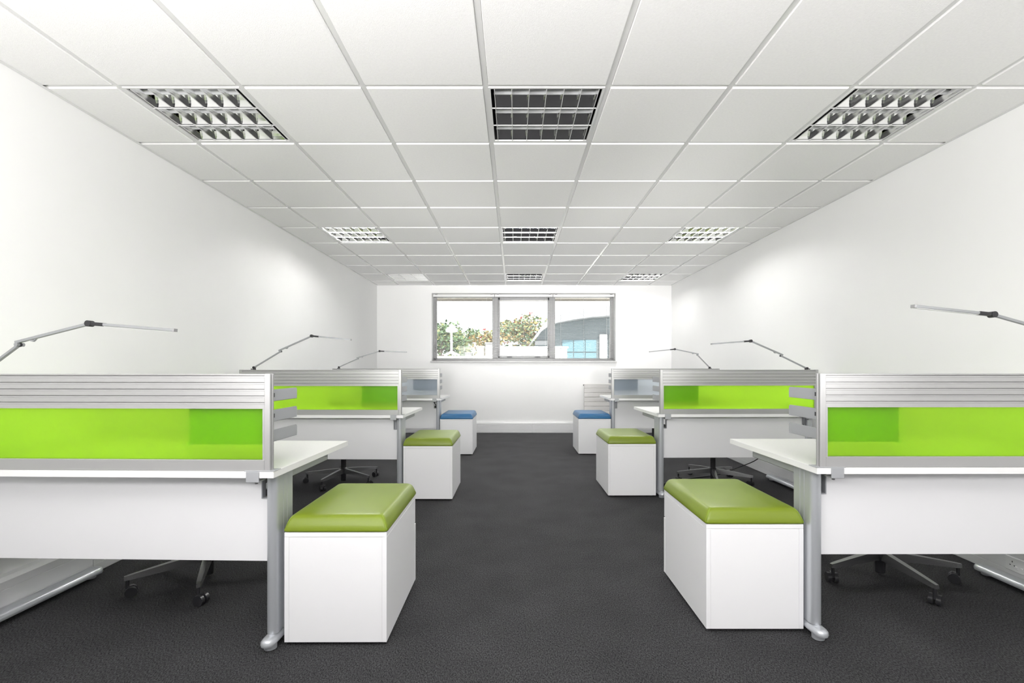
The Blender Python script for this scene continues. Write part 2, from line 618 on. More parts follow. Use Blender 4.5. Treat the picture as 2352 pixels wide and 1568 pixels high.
# unseen window behind the camera, opening cut down to limit front light
win2 = structure(thing('window_2', 'unseen window in the wall behind', 'window'))
del win2['category']
bm = B()
for a, b in ((BX0, BX0 + 0.06), (BX1 - 0.06, BX1), (0.14, 0.20)):
    box(bm, a, b, YB - 0.2, YB - 0.14, BZ0, BZ1)
box(bm, BX0, BX1, YB - 0.2, YB - 0.14, BZ0, BZ0 + 0.06)
box(bm, BX0, BX1, YB - 0.2, YB - 0.14, BZ1 - 0.06, BZ1)
obj('window_frame', bm, 'frame', win2)
bm = B(); box(bm, BX0, BX1, YB - 0.172, YB - 0.168, BZ0, BZ1)
obj('window_pane', bm, 'glass', win2)

# ------------------------------------------------------------------ luminaires
def make_luminaire(lit):
    t = thing('ceiling_light', '', 'light', (0, 0, 0), 0, 'louvred ceiling lights')
    h = 0.283
    bm = B()
    for a, b, c, d in ((-0.297, 0.297, -0.297, -0.294), (-0.297, 0.297, 0.294, 0.297), (-0.297, -0.294, -0.294, 0.294), (0.294, 0.297, -0.294, 0.294)):
        box(bm, a, b, c, d, 0.012, 0.10)
    box(bm, -0.297, 0.297, -0.297, 0.297, 0.10, 0.103)
    obj('housing', bm, 'housing', t)
    bm = B()
    o, i = 0.2875, 0.277
    for a, b, c, d in ((-o, o, -o, -i), (-o, o, i, o), (-o, -i, -i, i), (i, o, -i, i)):
        box(bm, a, b, c, d, 0.003, 0.012)
    obj('frame', bm, 'grid', t)
    first = None
    for yc in (-0.1827, 0.0, 0.1827):
        if first is None:
            bm = B()
            N = 16
            A, C = [], []
            for k in range(N + 1):
                s = -1 + 2 * k / N
                y = 0.0885 * s
                z = 0.012 + 0.055 * (1 - abs(s) ** 2.0)
                if abs(s) < 0.3:
                    z = 0.012 + 0.055 * (1 - 0.09) - 0.006 * (1 - abs(s) / 0.3)
                A.append((y, z))
            prism(bm, A + [(y, z + 0.0008) for y, z in reversed(A)], 'x', -0.262, 0.262)
            first = obj('reflector', bm, 'mirror', t, loc=(0, yc, 0))
            bm = B(); tube(bm, [(-0.265, 0, 0.041), (0.265, 0, 0.041)], 0.0125, 14)
            ft = obj('fluorescent_tube', bm, 'tube_lit' if lit else 'tube', t, smooth=True, loc=(0, yc, 0))
        else:
            share('reflector', first, t, loc=(0, yc, 0))
            share('fluorescent_tube', ft, t, loc=(0, yc, 0))
    # long dividers between the troughs
    for yc in (-0.0914, 0.0914):
        bm = B(); box(bm, -0.277, 0.277, yc - 0.0012, yc + 0.0012, 0.004, 0.0095)
        obj('divider', bm, 'grid', t)
    # cross blades, curved wedges
    fb = None
    for k in range(7):
        x = -0.258 + k * 0.0865
        if fb is None:
            bm = B()
            P = [(-0.0015, 0.004), (0.0015, 0.004), (0.003, 0.016), (0.007, 0.034), (0.007, 0.036), (-0.007, 0.036), (-0.007, 0.034), (-0.003, 0.016)]
            for yc in (-0.1827, 0.0, 0.1827):
                prism(bm, P, 'y', yc - 0.0895, yc + 0.0895)
            fb = bl = obj('louvre_blade', bm, 'louvre_edge', t, loc=(x, 0, 0))
            bm = B(); box(bm, -0.0013, 0.0013, -0.272, 0.272, 0.0015, 0.0042)
            fe = obj('blade_edge', bm, 'grid', bl)
        else:
            bl = share('louvre_blade', fb, t, loc=(x, 0, 0))
            share('blade_edge', fe, bl)
    return t


coln = ('over the wall without a radiator', 'over the middle of the aisle', 'over the radiator side of the room')
rown = ('', 'third from the window', 'second from the window', 'first from the window')
lum_src = {}
for j in range(1, 4):
    for i in range(3):
        lab = 'square louvred ceiling light, %s, %s' % (rown[j], coln[i])
        loc = (lum_x[i] + 0.3, lum_y[j] + 0.3, ZC)
        rz = PI / 2 if (i == 0 and j == 3) else 0
        lit = j > 1 and not (i == 0 and j == 3)
        if lit not in lum_src:
            lum_src[lit] = q = make_luminaire(lit)
            q.location, q.rotation_euler = loc, (0, 0, rz)
            q['label'] = lab
        else:
            copy_tree(lum_src[lit], loc, rz, lab)
for i in range(3):
    bm = B()
    box(bm, -0.286, 0.286, -0.286, 0.286, 0.0, 0.012)
    obj('ceiling_tile', bm, 'tile', ceiling, loc=(lum_x[i] + 0.3, lum_y[0] + 0.3, ZC))

# ------------------------------------------------------------------ radiator on the far wall
rad = thing('radiator', 'cream flat tube wall radiator under the window behind the blue screened desk', 'radiator', (1.75, YF - 0.004, 0.30))
f = None
for k in range(7):
    if f is None:
        bm = B(); box(bm, -0.583, 0.583, -0.075, -0.055, 0, 0.072, 0.004)
        f = obj('radiator_tube', bm, 'radiator', rad, loc=(0, 0, 0.0))
    else:
        share('radiator_tube', f, rad, loc=(0, 0, k * 0.0752))
for x in (-0.565, 0.565):
    bm = B(); box(bm, x - 0.012, x + 0.012, -0.055, -0.025, 0.0, 0.52, 0.004)
    obj('header', bm, 'radiator', rad)
    bm = B(); box(bm, x * 0.7 - 0.02, x * 0.7 + 0.02, -0.055, 0.0, 0.12, 0.40)
    obj('wall_bracket', bm, 'radiator', rad)
bm = B(); tube(bm, [(-0.596, -0.055, 0.50), (-0.58, -0.055, 0.50)], 0.012, 10)
obj('air_valve', bm, 'darkmetal', rad)

# ------------------------------------------------------------------ socket on the trunking
so = thing('power_socket', 'white double power socket on the skirting trunking behind desk with green screen', 'socket', (XR - 0.05, 2.49, 0.087))
bm = B(); box(bm, -0.008, 0.0, -0.073, 0.073, -0.036, 0.036, 0.002)
obj('socket_plate', bm, 'white', so)
for y in (-0.036, 0.036):
    for yy, zz, a, b in ((y, 0.012, 0.002, 0.004), (y - 0.011, -0.006, 0.0035, 0.002), (y + 0.011, -0.006, 0.0035, 0.002)):
        bm = B(); box(bm, -0.0086, -0.004, yy - a, yy + a, zz - b, zz + b)
        obj('pin_hole', bm, 'black', so)
    bm = B(); box(bm, -0.0115, -0.006, y - 0.007 + 0.022 * (1 if y < 0 else -1), y + 0.007 + 0.022 * (1 if y < 0 else -1), -0.022, -0.006, 0.0015)
    obj('switch', bm, 'white', so)

# ------------------------------------------------------------------ desks
H = 0.715
L, D = 1.385, 0.765
LEG_U0, LEG_U1 = 0.028, 0.074


def leg_profile(u0, u1, v0, v1):
    """outline in (u, v): round front, grooved flat sides, softly rounded back"""
    r = (u1 - u0) / 2
    uc = (u0 + u1) / 2
    pts = []
    for k in range(13):
        a = PI + PI * k / 12
        pts.append((uc + r * math.cos(a), v0 + r + r * math.sin(a)))
    g = 0.002
    for v in (v0 + 0.055, v0 + 0.085):
        pts += [(u1, v), (u1 - g, v + 0.0015), (u1 - g, v + 0.003), (u1, v + 0.0045)]
    pts += [(u1, v1 - 0.012), (u1 - 0.012, v1), (u0 + 0.012, v1), (u0, v1 - 0.012)]
    for v in (v0 + 0.085, v0 + 0.055):
        pts += [(u0, v + 0.0045), (u0 + g, v + 0.003), (u0 + g, v + 0.0015), (u0, v)]
    return pts


def foot_bar(bm, uc, v0, v1, s, w=0.056):
    """low rounded bar on the floor, domed section, round ends"""
    levels = ((0.024, 0.002), (0.029, 0.002), (0.030, 0.0), (0.040, 0.001), (0.047, 0.006), (0.052, 0.014), (0.054, w / 2 - 0.004))
    rings = []
    for z, ins in levels:
        r = w / 2 - ins
        ring = []
        for k in range(11):
            a = PI + PI * k / 10
            ring.append((uc + r * math.cos(a), v0 + w / 2 + r * math.sin(a) * 1.0))
        for k in range(11):
            a = PI * k / 10
            ring.append((uc + r * math.cos(a), v1 - w / 2 + r * math.sin(a)))
        rings.append([bm.verts.new((s * u, v, z)) for u, v in ring])
    n = len(rings[0])
    for A, C in zip(rings[:-1], rings[1:]):
        for i in range(n):
            bm.faces.new((A[i], A[(i + 1) % n], C[(i + 1) % n], C[i]))
    bm.faces.new(rings[0]); bm.faces.new(rings[-1])


def make_desk(x0, y0, s, rz, label, port_fill):
    """s = -1: the desk runs to the wall on the -x side. u runs from the aisle to the wall, v from front to back."""
    t = thing('office_desk', label, 'desk', (x0, y0, 0), rz, 'white desks along the aisle')
    bm = B(); box(bm, s * 0.0, s * L, 0, D, H - 0.025, H, 0.0015)
    obj('desktop', bm, 'desktop', t)
    # edge bands round the desktop
    bm = B()
    box(bm, -s * 0.0006, s * (L + 0.0006), -0.0012, 0.0008, H - 0.0245, H - 0.0005)
    box(bm, -s * 0.0012, s * 0.0008, 0, D, H - 0.0245, H - 0.0005)
    obj('edge_band', bm, 'edge', t)
    for a, b in ((LEG_U0, LEG_U1), (L - LEG_U1, L - LEG_U0)):
        bm = B()
        prism(bm, [(s * u, v) for u, v in leg_profile(a, b, 0.075, 0.22)], 'z', 0.054, H - 0.026)
        lg = obj('leg', bm, 'leg', t, smooth=True)
        bm = B(); foot_bar(bm, (a + b) / 2 - (0.012 if a > 0.5 else 0), 0.03, D - 0.045, s, 0.08 if a > 0.5 else 0.056)
        ft = obj('foot', bm, 'leg', t, smooth=True)
        for v in (0.075, D - 0.09):
            bm = B()
            lathe(bm, ((0.020, 0.0005), (0.024, 0.003), (0.024, 0.022), (0.012, 0.026)), 24, (s * (a + b) / 2, v))
            obj('levelling_foot', bm, 'leg', ft, smooth=True)
        bm = B(); box(bm, s * (a + 0.003), s * (b - 0.003), 0.10, 0.58, H - 0.065, H - 0.026, 0.003)
        obj('support_arm', bm, 'grey', t)
    bm = B(); box(bm, s * LEG_U1, s * (L - LEG_U1), 0.38, 0.43, H - 0.08, H - 0.03, 0.003)
    obj('crossbeam', bm, 'grey', t)
    # modesty panel with a port notched out at both top corners
    pz0, pz1 = 0.331, H - 0.027
    u0, u1 = LEG_U1 + 0.001, L - LEG_U1 - 0.001
    pw, ph = 0.030, 0.105
    bm = B()
    box(bm, s * (u0 + pw), s * (u1 - pw), 0.112, 0.130, pz0, pz1)
    box(bm, s * u0, s * (u0 + pw), 0.112, 0.130, pz0, pz1 - ph)
    box(bm, s * (u1 - pw), s * u1, 0.112, 0.130, pz0, pz1 - ph)
    bmesh.ops.remove_doubles(bm, verts=bm.verts[:], dist=0.0001)
    pn = obj('modesty_panel', bm, 'melamine', t)
    for q, (a, b) in enumerate(((u0, u0 + pw), (u1 - pw, u1))):
        inner, outer = (b, a) if q == 0 else (a, b)
        sg = 1 if q == 0 else -1
        bm = B()
        box(bm, s * (inner - sg * 0.004), s * inner, 0.105, 0.134, pz1 - ph, pz1, 0.001)
        box(bm, s * outer, s * inner, 0.105, 0.134, pz1 - ph, pz1 - ph + 0.004, 0.001)
        obj('cable_port_frame', bm, 'grey', pn)
        bm = B()
        if port_fill == 'black':
            box(bm, s * (outer + sg * 0.001), s * (inner - sg * 0.005), 0.131, 0.16, pz1 - ph + 0.005, pz1 - ph + 0.03)  # black block stands in for the shade inside the open port
        else:
            box(bm, s * (outer + sg * 0.001), s * (inner - sg * 0.005), 0.122, 0.126, pz1 - ph + 0.005, pz1)
        obj('cable_port_back', bm, 'black' if port_fill == 'black' else 'grey', pn)
    return t


def make_screen(x0, y0, s, rz, label, pane):
    t = thing('desk_screen', label, 'screen', (x0, y0, H), rz, 'divider screens on the desks')
    u0, u1 = 0.015, 1.355
    v0, v1 = 0.003, 0.033
    Z = 0.372
    for a, b in ((u0, u0 + 0.022), (u1 - 0.022, u1)):
        bm = B()
        vm = (v0 + v1) / 2
        box(bm, s * a, s * b, v0, vm - 0.004, 0.0005, Z, 0.0015)
        box(bm, s * a, s * b, vm + 0.004, v1, 0.0005, Z, 0.0015)
        box(bm, s * (a + 0.003), s * (b - 0.003), vm - 0.004, vm + 0.004, 0.0005, Z - 0.001)
        obj('end_post', bm, 'rail', t)
    a, b = u0 + 0.022, u1 - 0.022
    bm = B(); box(bm, s * a, s * b, v0 + 0.001, v1 - 0.001, 0.0005, 0.043, 0.0015)
    obj('bottom_rail', bm, 'rail', t)
    # slatted tool rail
    zr0 = 0.238
    bm = B(); box(bm, s * a, s * b, v0 + 0.0075, v1 - 0.0075, zr0 + 0.001, Z - 0.002)
    core = obj('rail_core', bm, 'rail', t)
    f = None
    for k in range(5):
        if f is None:
            bm = B()
            P = [(v0 + 0.001, 0.0), (v0 + 0.001, 0.0155), (v0 + 0.004, 0.0175), (v0 + 0.004, 0.0225), (v0 + 0.008, 0.0245),
                 (v1 - 0.008, 0.0245), (v1 - 0.004, 0.0225), (v1 - 0.004, 0.0175), (v1 - 0.001, 0.0155), (v1 - 0.001, 0.0)]
            prism(bm, P, 'x', s * a, s * b)
            f = obj('rail_slat', bm, 'rail', t, loc=(0, 0, zr0))
        else:
            share('rail_slat', f, t, loc=(0, 0, zr0 + k * 0.0254))
    bm = B(); box(bm, s * a, s * b, v0 + 0.001, v1 - 0.001, Z - 0.0065, Z - 0.001, 0.001)
    obj('top_cap', bm, 'rail', t)
    for p, q in ((a, a + 0.009), (b - 0.009, b)):
        bm = B(); box(bm, s * p, s * q, v0 + 0.004, v1 - 0.004, 0.043, zr0)
        obj('pane_bead', bm, 'rail', t)
    bm = B(); box(bm, s * (a + 0.008), s * (b - 0.008), 0.0155, 0.0205, 0.041, zr0 + 0.002)
    obj('screen_pane', bm, pane, t)
    # clamps gripping the desk edge
    for uc in (0.078, L - 0.11):
        bm = B()
        box(bm, s * (uc - 0.025), s * (uc + 0.025), -0.007, -0.002, -0.040, 0.0005, 0.0015)
        box(bm, s * (uc - 0.025), s * (uc + 0.025), -0.007, 0.045, -0.041, -0.037, 0.0015)
        cl = obj('desk_clamp', bm, 'grey', t)
        bm = B(); tube(bm, [(s * uc, 0.022, -0.052), (s * uc, 0.022, -0.026)], 0.006, 10)
        obj('clamp_screw', bm, 'darkmetal', cl)
    bm = B(); box(bm, -s * 0.004, s * 0.112, -0.003, 0.05, 0.0002, 0.0028, 0.0008)
    obj('clamp_plate', bm, 'grey', t)
    return t


def make_rack(x0, y0, s, rz, label):
    t = thing('letter_tray_rack', label, 'tray', (x0, y0, 0), rz, 'letter trays on the screens')
    u0, u1 = 0.022, 0.352
    v0, v1 = 0.038, 0.235
    bm = B(); box(bm, s * (u0 + 0.012), s * (u1 - 0.002), 0.036, 0.039, 0.812, 1.03, 0.001)
    obj('back_plate', bm, 'grey', t)
    bm = B(); box(bm, s * (u0 + 0.04), s * (u1 - 0.02), 0.0342, 0.0365, 0.880, 0.898, 0.001)
    obj('stiffener', bm, 'grey', t)
    for z in (0.822, 0.900, 0.979):
        bm = B()
        th = 0.0018
        box(bm, s * u0, s * u1, v0 + 0.003, v1, z, z + th)
        for u in (u0, u1 - th):
            # side with rounded outer corners
            P = [(v0 + 0.003, z), (v1 - 0.010, z), (v1 - 0.003, z + 0.003), (v1, z + 0.010), (v1, z + 0.036), (v1 - 0.003, z + 0.043),
                 (v1 - 0.010, z + 0.046), (v0 + 0.008, z + 0.046), (v0 + 0.003, z + 0.040)]
            prism(bm, P, 'x', s * u, s * (u + th))
        obj('letter_tray', bm, 'grey', t)
    for z in (0.995, 0.915):
        bm = B(); box(bm, s * (u0 - 0.001), s * (u0 + 0.011), 0.034, 0.05, z, z + 0.016)
        obj('hook', bm, 'black', t)
    for u in (u0 + 0.006, u1 + 0.004):
        bm = B()
        bmesh.ops.create_uvsphere(bm, u_segments=12, v_segments=8, radius=0.0075, matrix=Matrix.Translation((s * u, 0.0425, 0.812)))
        obj('spacer_knob', bm, 'white', t, smooth='all')
    return t


SIDE = {-1: 'opposite the radiator side', 1: 'on the radiator side'}
ROW = ('third from the window', 'second from the window', 'first from the window')
desks = (
    (-0.914, 1.843, -1, -0.027, 0, 'green_pane', 'black'),
    (-0.911, 3.975, -1, -0.016, 1, 'green_pane', 'grey'),
    (-0.911, 6.030, -1, -0.012, 2, 'blue_pane', 'black'),
    (1.195, 1.914, 1, 0.004, 0, 'green_pane', 'black'),
    (1.205, 4.050, 1, 0.022, 1, 'green_pane', 'black'),
    (1.197, 6.030, 1, 0.0, 2, 'blue_pane', 'grey'),
)
for x0, y0, s, rz, r, pane, fill in desks:
    cn = 'lime green' if pane == 'green_pane' else 'pale blue'
    make_desk(x0, y0, s, rz, 'white desk with silver legs, %s, %s' % (ROW[r], SIDE[s]), fill)
    make_screen(x0, y0, s, rz, '%s frosted screen on the desk %s, %s' % (cn, ROW[r], SIDE[s]), pane)
    make_rack(x0, y0, s, rz, 'grey three tier letter trays behind the screen %s, %s' % (ROW[r], SIDE[s]))

# ------------------------------------------------------------------ pedestals and cushions
PW, PD, PZ0, PZ1 = 0.408, 0.575, 0.014, 0.452


def make_pedestal():
    t = thing('drawer_pedestal', '', 'drawer unit', (0, 0, 0), 0, 'white drawer pedestals beside the desks')
    w = PW / 2
    bm = B(); box(bm, -w, w, 0, PD, PZ1 - 0.018, PZ1, 0.001)
    obj('top_panel', bm, 'pedestal', t)
    for a, b in ((-w, -w + 0.018), (w - 0.018, w)):
        bm = B(); box(bm, a, b, 0.0, PD - 0.02, PZ0, PZ1 - 0.0185, 0.0008)
        obj('side_panel', bm, 'pedestal', t)
    bm = B(); box(bm, -w + 0.0186, w - 0.0186, 0.0012, 0.018, PZ0, PZ1 - 0.0188)
    obj('back_panel', bm, 'pedestal', t)
    bm = B(); box(bm, -w + 0.0186, w - 0.0186, 0.02, PD - 0.025, PZ0, PZ0 + 0.018)
    obj('bottom_panel', bm, 'pedestal', t)
    for z0, z1, ins in ((PZ0, 0.305, -0.001), (0.309, PZ1 - 0.019, 0.001)):
        bm = B(); box(bm, -w + ins, w - ins, PD - 0.019, PD, z0, z1, 0.001)
        df = obj('drawer_front', bm, 'pedestal', t)
        bm = B(); box(bm, -0.06, 0.06, PD, PD + 0.012, z1 - 0.05, z1 - 0.042, 0.002)
        obj('drawer_handle', bm, 'leg', df)
    for x in (-w + 0.04, w - 0.04):
        for y in (0.05, PD - 0.05):
            bm = B(); lathe(bm, ((0.018, 0.0), (0.022, 0.004), (0.022, PZ0)), 14, (x, y))
            obj('glide', bm, 'black', t)
    return t


def make_cushion(vm, sm):
    t = thing('seat_cushion', '', 'cushion', (0, 0, 0), 0, 'padded cushions on the drawer pedestals')
    bm = B()
    w, d = PW / 2 + 0.004, PD + 0.012
    lv = ((0.0005, 0.008), (0.004, 0.001), (0.010, 0.0), (0.028, 0.006), (0.045, 0.0125), (0.053, 0.017), (0.059, 0.0225), (0.0625, 0.029), (0.0642, 0.037), (0.065, 0.052), (0.0655, 0.15))
    rings = []
    for z, ins in lv:
        r = 0.014 + 0.2 * ins
        x1, y0, y1 = w - ins, ins, d - ins
        ring = []
        for cx, cy, a0 in ((x1 - r, y0 + r, -PI / 2), (x1 - r, y1 - r, 0), (-x1 + r, y1 - r, PI / 2), (-x1 + r, y0 + r, PI)):
            for k in range(6):
                a = a0 + PI / 2 * k / 5
                ring.append((cx + r * math.cos(a), cy + r * math.sin(a)))
        rings.append([bm.verts.new((x, y - 0.004, z)) for x, y in ring])
    n = len(rings[0])
    for A, C in zip(rings[:-1], rings[1:]):
        for i in range(n):
            bm.faces.new((A[i], A[(i + 1) % n], C[(i + 1) % n], C[i]))
    bm.faces.new(rings[0][::-1]); bm.faces.new(rings[-1])
    obj('cushion_cover', bm, vm, t, smooth='all')
    for sx in (-1, 1):
        bm = B()
        pts = []
        for z, ins in lv[1:8]:
            r = 0.014 + 0.2 * ins
            e = r * (1 - math.sqrt(0.5))
            pts.append((sx * (w - ins - e), ins + e - 0.004, z))
        tube(bm, pts, 0.0012, 6)
        obj('seam', bm, sm, t, smooth='all')
    return t


peds = (
    (-0.713, 1.937, 0.003, 0, -1), (-0.717, 4.03, -0.004, 1, -1), (-0.725, 6.085, -0.01, 2, -1),
    (1.010, 2.036, 0.0, 0, 1), (1.006, 4.14, 0.008, 1, 1), (1.015, 6.115, 0.0, 2, 1),
)
ped0 = cg = cb = None
for x, y, rz, r, s in peds:
    lp = 'white drawer pedestal under a cushion, %s, %s' % (ROW[r], SIDE[s])
    if ped0 is None:
        ped0 = make_pedestal()
        ped0.location, ped0.rotation_euler = (x, y, 0), (0, 0, rz)
        ped0['label'] = lp
    else:
        copy_tree(ped0, (x, y, 0), rz, lp)
    blue = r == 2
    lc = '%s vinyl cushion on the pedestal %s, %s' % ('blue' if blue else 'green', ROW[r], SIDE[s])
    src = cb if blue else cg
    if src is None:
        src = make_cushion('blue_vinyl' if blue else 'green_vinyl', 'blue_seam' if blue else 'green_seam')
        src.location, src.rotation_euler = (x, y, PZ1), (0, 0, rz)
        src['label'] = lc
        if blue:
            cb = src
        else:
            cg = src
    else:
        copy_tree(src, (x, y, PZ1), rz, lc)


# ------------------------------------------------------------------ task chairs pushed under the desks
def make_chair(x, y, ang, label, caster_rot):
    t = thing('office_chair', label, 'chair', (x, y, 0), 0, 'office chairs pushed under the desks')
    for k in range(5):
        a = ang + k * 2 * PI / 5
        bm = B()
        rows = ((0.028, 0.019, 0.088, 0.135), (0.18, 0.016, 0.086, 0.121), (0.33, 0.012, 0.082, 0.105), (0.352, 0.009, 0.083, 0.102))
        rg = []
        for r, hw, z0, z1 in rows:
            rg.append([bm.verts.new(p) for p in ((r, -hw, z0), (r, hw, z0), (r, hw * 0.8, z1), (r, -hw * 0.8, z1))])
        for A, C in zip(rg[:-1], rg[1:]):
            for i in range(4):
                bm.faces.new((A[i], A[(i + 1) % 4], C[(i + 1) % 4], C[i]))
        bm.faces.new(rg[0]); bm.faces.new(rg[-1])
        arm = obj('base_arm', bm, 'darkmetal', t, rot=(0, 0, a))
        bm = B()
        ca = caster_rot + 0.5 * k
        dx, dy = math.cos(ca), math.sin(ca)
        c = Vector((0.338 + dx * 0.014, dy * 0.014, 0.0255))
        ax = Vector((-dy, dx, 0))
        for q in (-1, 1):
            p0 = c + ax * q * 0.006
            tube(bm, [p0, p0 + ax * q * 0.004, p0 + ax * q * 0.014, p0 + ax * q * 0.018], 0.025, 18)
        tube(bm, [(0.338, 0, 0.03), (0.338, 0, 0.084)], 0.008, 10)
        bar(bm, (0.338, 0, 0.042), tuple(c + Vector((dx, dy, 0)) * 0.012 + Vector((0, 0, 0.02))), 0.014, 0.02)
        obj('castor', bm, 'castor', arm, smooth=True)
    bm = B(); lathe(bm, ((0.022, 0.014), (0.024, 0.018), (0.024, 0.086), (0.036, 0.088), (0.036, 0.134), (0.028, 0.142)), 20)
    obj('hub', bm, 'castor', t, smooth=True)
    bm = B(); lathe(bm, ((0.025, 0.142), (0.025, 0.26), (0.014, 0.262), (0.014, 0.43)), 18)
    obj('gas_column', bm, 'black', t, smooth=True)
    bm = B(); box(bm, -0.22, 0.22, -0.21, 0.21, 0.445, 0.50, 0.022, 3)
    obj('seat', bm, 'fabric', t, smooth=True)
    bm = B(); box(bm, -0.09, 0.09, -0.10, 0.12, 0.42, 0.446, 0.005)
    obj('seat_mechanism', bm, 'black', t)
    bm = B(); bar(bm, (0, 0.12, 0.432), (0, 0.245, 0.432), 0.05, 0.012)
    box(bm, -0.025, 0.025, 0.238, 0.25, 0.427, 0.56)
    obj('back_support', bm, 'black', t)
    bm = B(); box(bm, -0.18, 0.18, 0.20, 0.238, 0.53, 0.675, 0.016, 3)
    obj('backrest', bm, 'fabric', t, smooth=True)


make_chair(-1.624, 2.58, math.radians(-64.6), 'office chair with polished base, third from the window, opposite the radiator side', 1.0)
make_chair(-1.645, 4.68, math.radians(185), 'office chair with dark base, second from the window, opposite the radiator side', 0.4)
make_chair(1.96, 2.60, math.radians(-90), 'office chair with dark base, third from the window, on the radiator side', 2.2)
make_chair(1.92, 4.69, math.radians(182), 'office chair with dark base, second from the window, on the radiator side', 1.5)
make_chair(1.95, 6.78, math.radians(160), 'office chair mostly hidden behind the blue screened desk on the radiator side', 0.3)


# ------------------------------------------------------------------ desk lamps clipped to the tool rails
def make_lamp(y, base, elbow, head, tip, label):
    """joint positions are (x, z) in the plane just behind the screen"""
    s = 1 if tip[0] > base[0] else -1
    o = Vector((base[0], y, base[1]))
    t = thing('desk_lamp', label, 'lamp', o, 0, 'jointed desk lamps on the screens')
    P = lambda q, dy=0.0: Vector((q[0], y + dy, q[1])) - o
    bz = H + 0.372 - o.z
    bm = B(); box(bm, -0.013, 0.013, -0.034, 0.006, bz + 0.0005, bz + 0.008, 0.002)
    box(bm, -0.013, 0.013, 0.0015, 0.0075, bz - 0.05, bz + 0.008, 0.002)
    tube(bm, [(0, 0, bz + 0.004), (0, 0, max(0.006, bz + 0.02))], 0.009, 10)
    obj('rail_clip', bm, 'black', t)
    bm = B(); tube(bm, [P(base, -0.014), P(base, 0.014)], 0.010, 12)
    obj('base_joint', bm, 'black', t, smooth=True)
    bm = B(); bar(bm, P(base), P(elbow), 0.013, 0.011, 0.0015)
    obj('lower_arm', bm, 'alu', t)
    d = (P(head) - P(elbow)).normalized()
    up = Vector((-d.z * (1 if d.x > 0 else -1), 0, abs(d.x)))
    e2 = P(elbow) + up * 0.013
    bm = B(); tube(bm, [P(elbow, -0.016), P(elbow, 0.016)], 0.0075, 12)
    tube(bm, [P(elbow) , e2], 0.005, 8)
    el = obj('elbow_joint', bm, 'alu', t, smooth=True)
    bm = B(); tube(bm, [P(elbow, -0.004), P(elbow, 0.004)], 0.009, 12)
    obj('elbow_ring', bm, 'black', el, smooth=True)
    st = e2 - d * 0.012
    bm = B(); bar(bm, st, P(head), 0.013, 0.012, 0.0015)
    ua = obj('upper_arm', bm, 'alu', t)
    c = e2 + d * 0.045 - up * 0.006
    bm = B()
    bar(bm, c, c + d * 0.016 - up * 0.009, 0.008, 0.008)
    bar(bm, c + d * 0.016 - up * 0.009, c + d * 0.03, 0.008, 0.005)
    obj('arm_stop', bm, 'alu', ua)
    h, q = P(head), P(tip)
    dh = (q - h).normalized()
    k = h + dh * 0.062
    bm = B()
    tube(bm, [h + Vector((0, -0.012, 0)), h + Vector((0, 0.012, 0))], 0.0125, 14)
    bar(bm, h - dh * 0.004, k, 0.022, 0.014, 0.002)
    obj('head_joint', bm, 'black', t, smooth=True)
    bm = B(); bar(bm, k - dh * 0.004, q - dh * 0.006, 0.021, 0.0115, 0.0015)
    lb = obj('light_bar', bm, 'alu', t)
    n = Vector((0, 0, 1))
    bm = B(); bar(bm, k - n * 0.0062, q - dh * 0.012 - n * 0.0062, 0.013, 0.002)
    obj('diffuser', bm, 'white', lb)
    bm = B(); bar(bm, q - dh * 0.006, q, 0.0215, 0.0125)
    obj('end_cap', bm, 'frame', lb)


make_lamp(1.958, (-2.14, 1.094), (-1.995, 1.202), (-1.712, 1.287), (-1.365, 1.260), 'jointed silver lamp above the green screen third from the window, opposite the radiator side')
make_lamp(4.09, (-2.190, 1.105), (-1.967, 1.240), (-1.705, 1.370), (-1.373, 1.338), 'jointed silver lamp above the green screen second from the window, opposite the radiator side')
make_lamp(6.09, (-2.197, 1.105), (-1.960, 1.211), (-1.687, 1.305), (-1.344, 1.292), 'jointed silver lamp above the blue screen opposite the radiator side')
make_lamp(1.964, (2.44, 1.098), (2.215, 1.232), (1.935, 1.324), (1.612, 1.358), 'jointed silver lamp above the green screen third from the window, on the radiator side')
make_lamp(4.13, (2.487, 1.098), (2.27, 1.204), (2.012, 1.330), (1.675, 1.304), 'jointed silver lamp above the green screen second from the window, on the radiator side')
make_lamp(6.075, (2.445, 1.100), (2.293, 1.258), (2.010, 1.329), (1.689, 1.296), 'jointed silver lamp above the blue screen on the radiator side')

# ------------------------------------------------------------------ cables
bm = B()
pts = [(2.50, 4.62, 0.66), (2.46, 4.62, 0.40), (2.36, 4.70, 0.22), (2.20, 4.80, 0.11), (2.06, 4.88, 0.03), (1.95, 4.90, 0.006), (1.70, 4.78, 0.0055),
       (1.45, 4.62, 0.0055), (1.36, 4.50, 0.0055), (1.33, 4.36, 0.006), (1.32, 4.33, 0.05), (1.315, 4.32, 0.4), (1.315, 4.31, 0.62)]
fine = []
for i in range(len(pts) - 1):
    p0, p1, p2, p3 = (Vector(pts[max(i - 1, 0)]), Vector(pts[i]), Vector(pts[i + 1]), Vector(pts[min(i + 2, len(pts) - 1)]))
    for k in range(5):
        u = k / 5
        q = 0.5 * ((2 * p1) + (p2 - p0) * u + (2 * p0 - 5 * p1 + 4 * p2 - p3) * u * u + (3 * p1 - p0 - 3 * p2 + p3) * u ** 3)
        q.z = max(q.z, 0.0055)
        fine.append(q)
fine.append(Vector(pts[-1]))
tube(bm, fine, 0.0048, 6)
tag(obj('power_cable', bm, 'black', smooth='all'), 'black cable trailing over carpet under the second desk, on the radiator side', 'cable')
bm = B()
tube(bm, [(-1.012, 6.10, 0.67), (-1.005, 6.11, 0.66), (-0.990, 6.115, 0.635), (-0.985, 6.118, 0.60), (-0.985, 6.12, 0.589)], 0.006, 7)
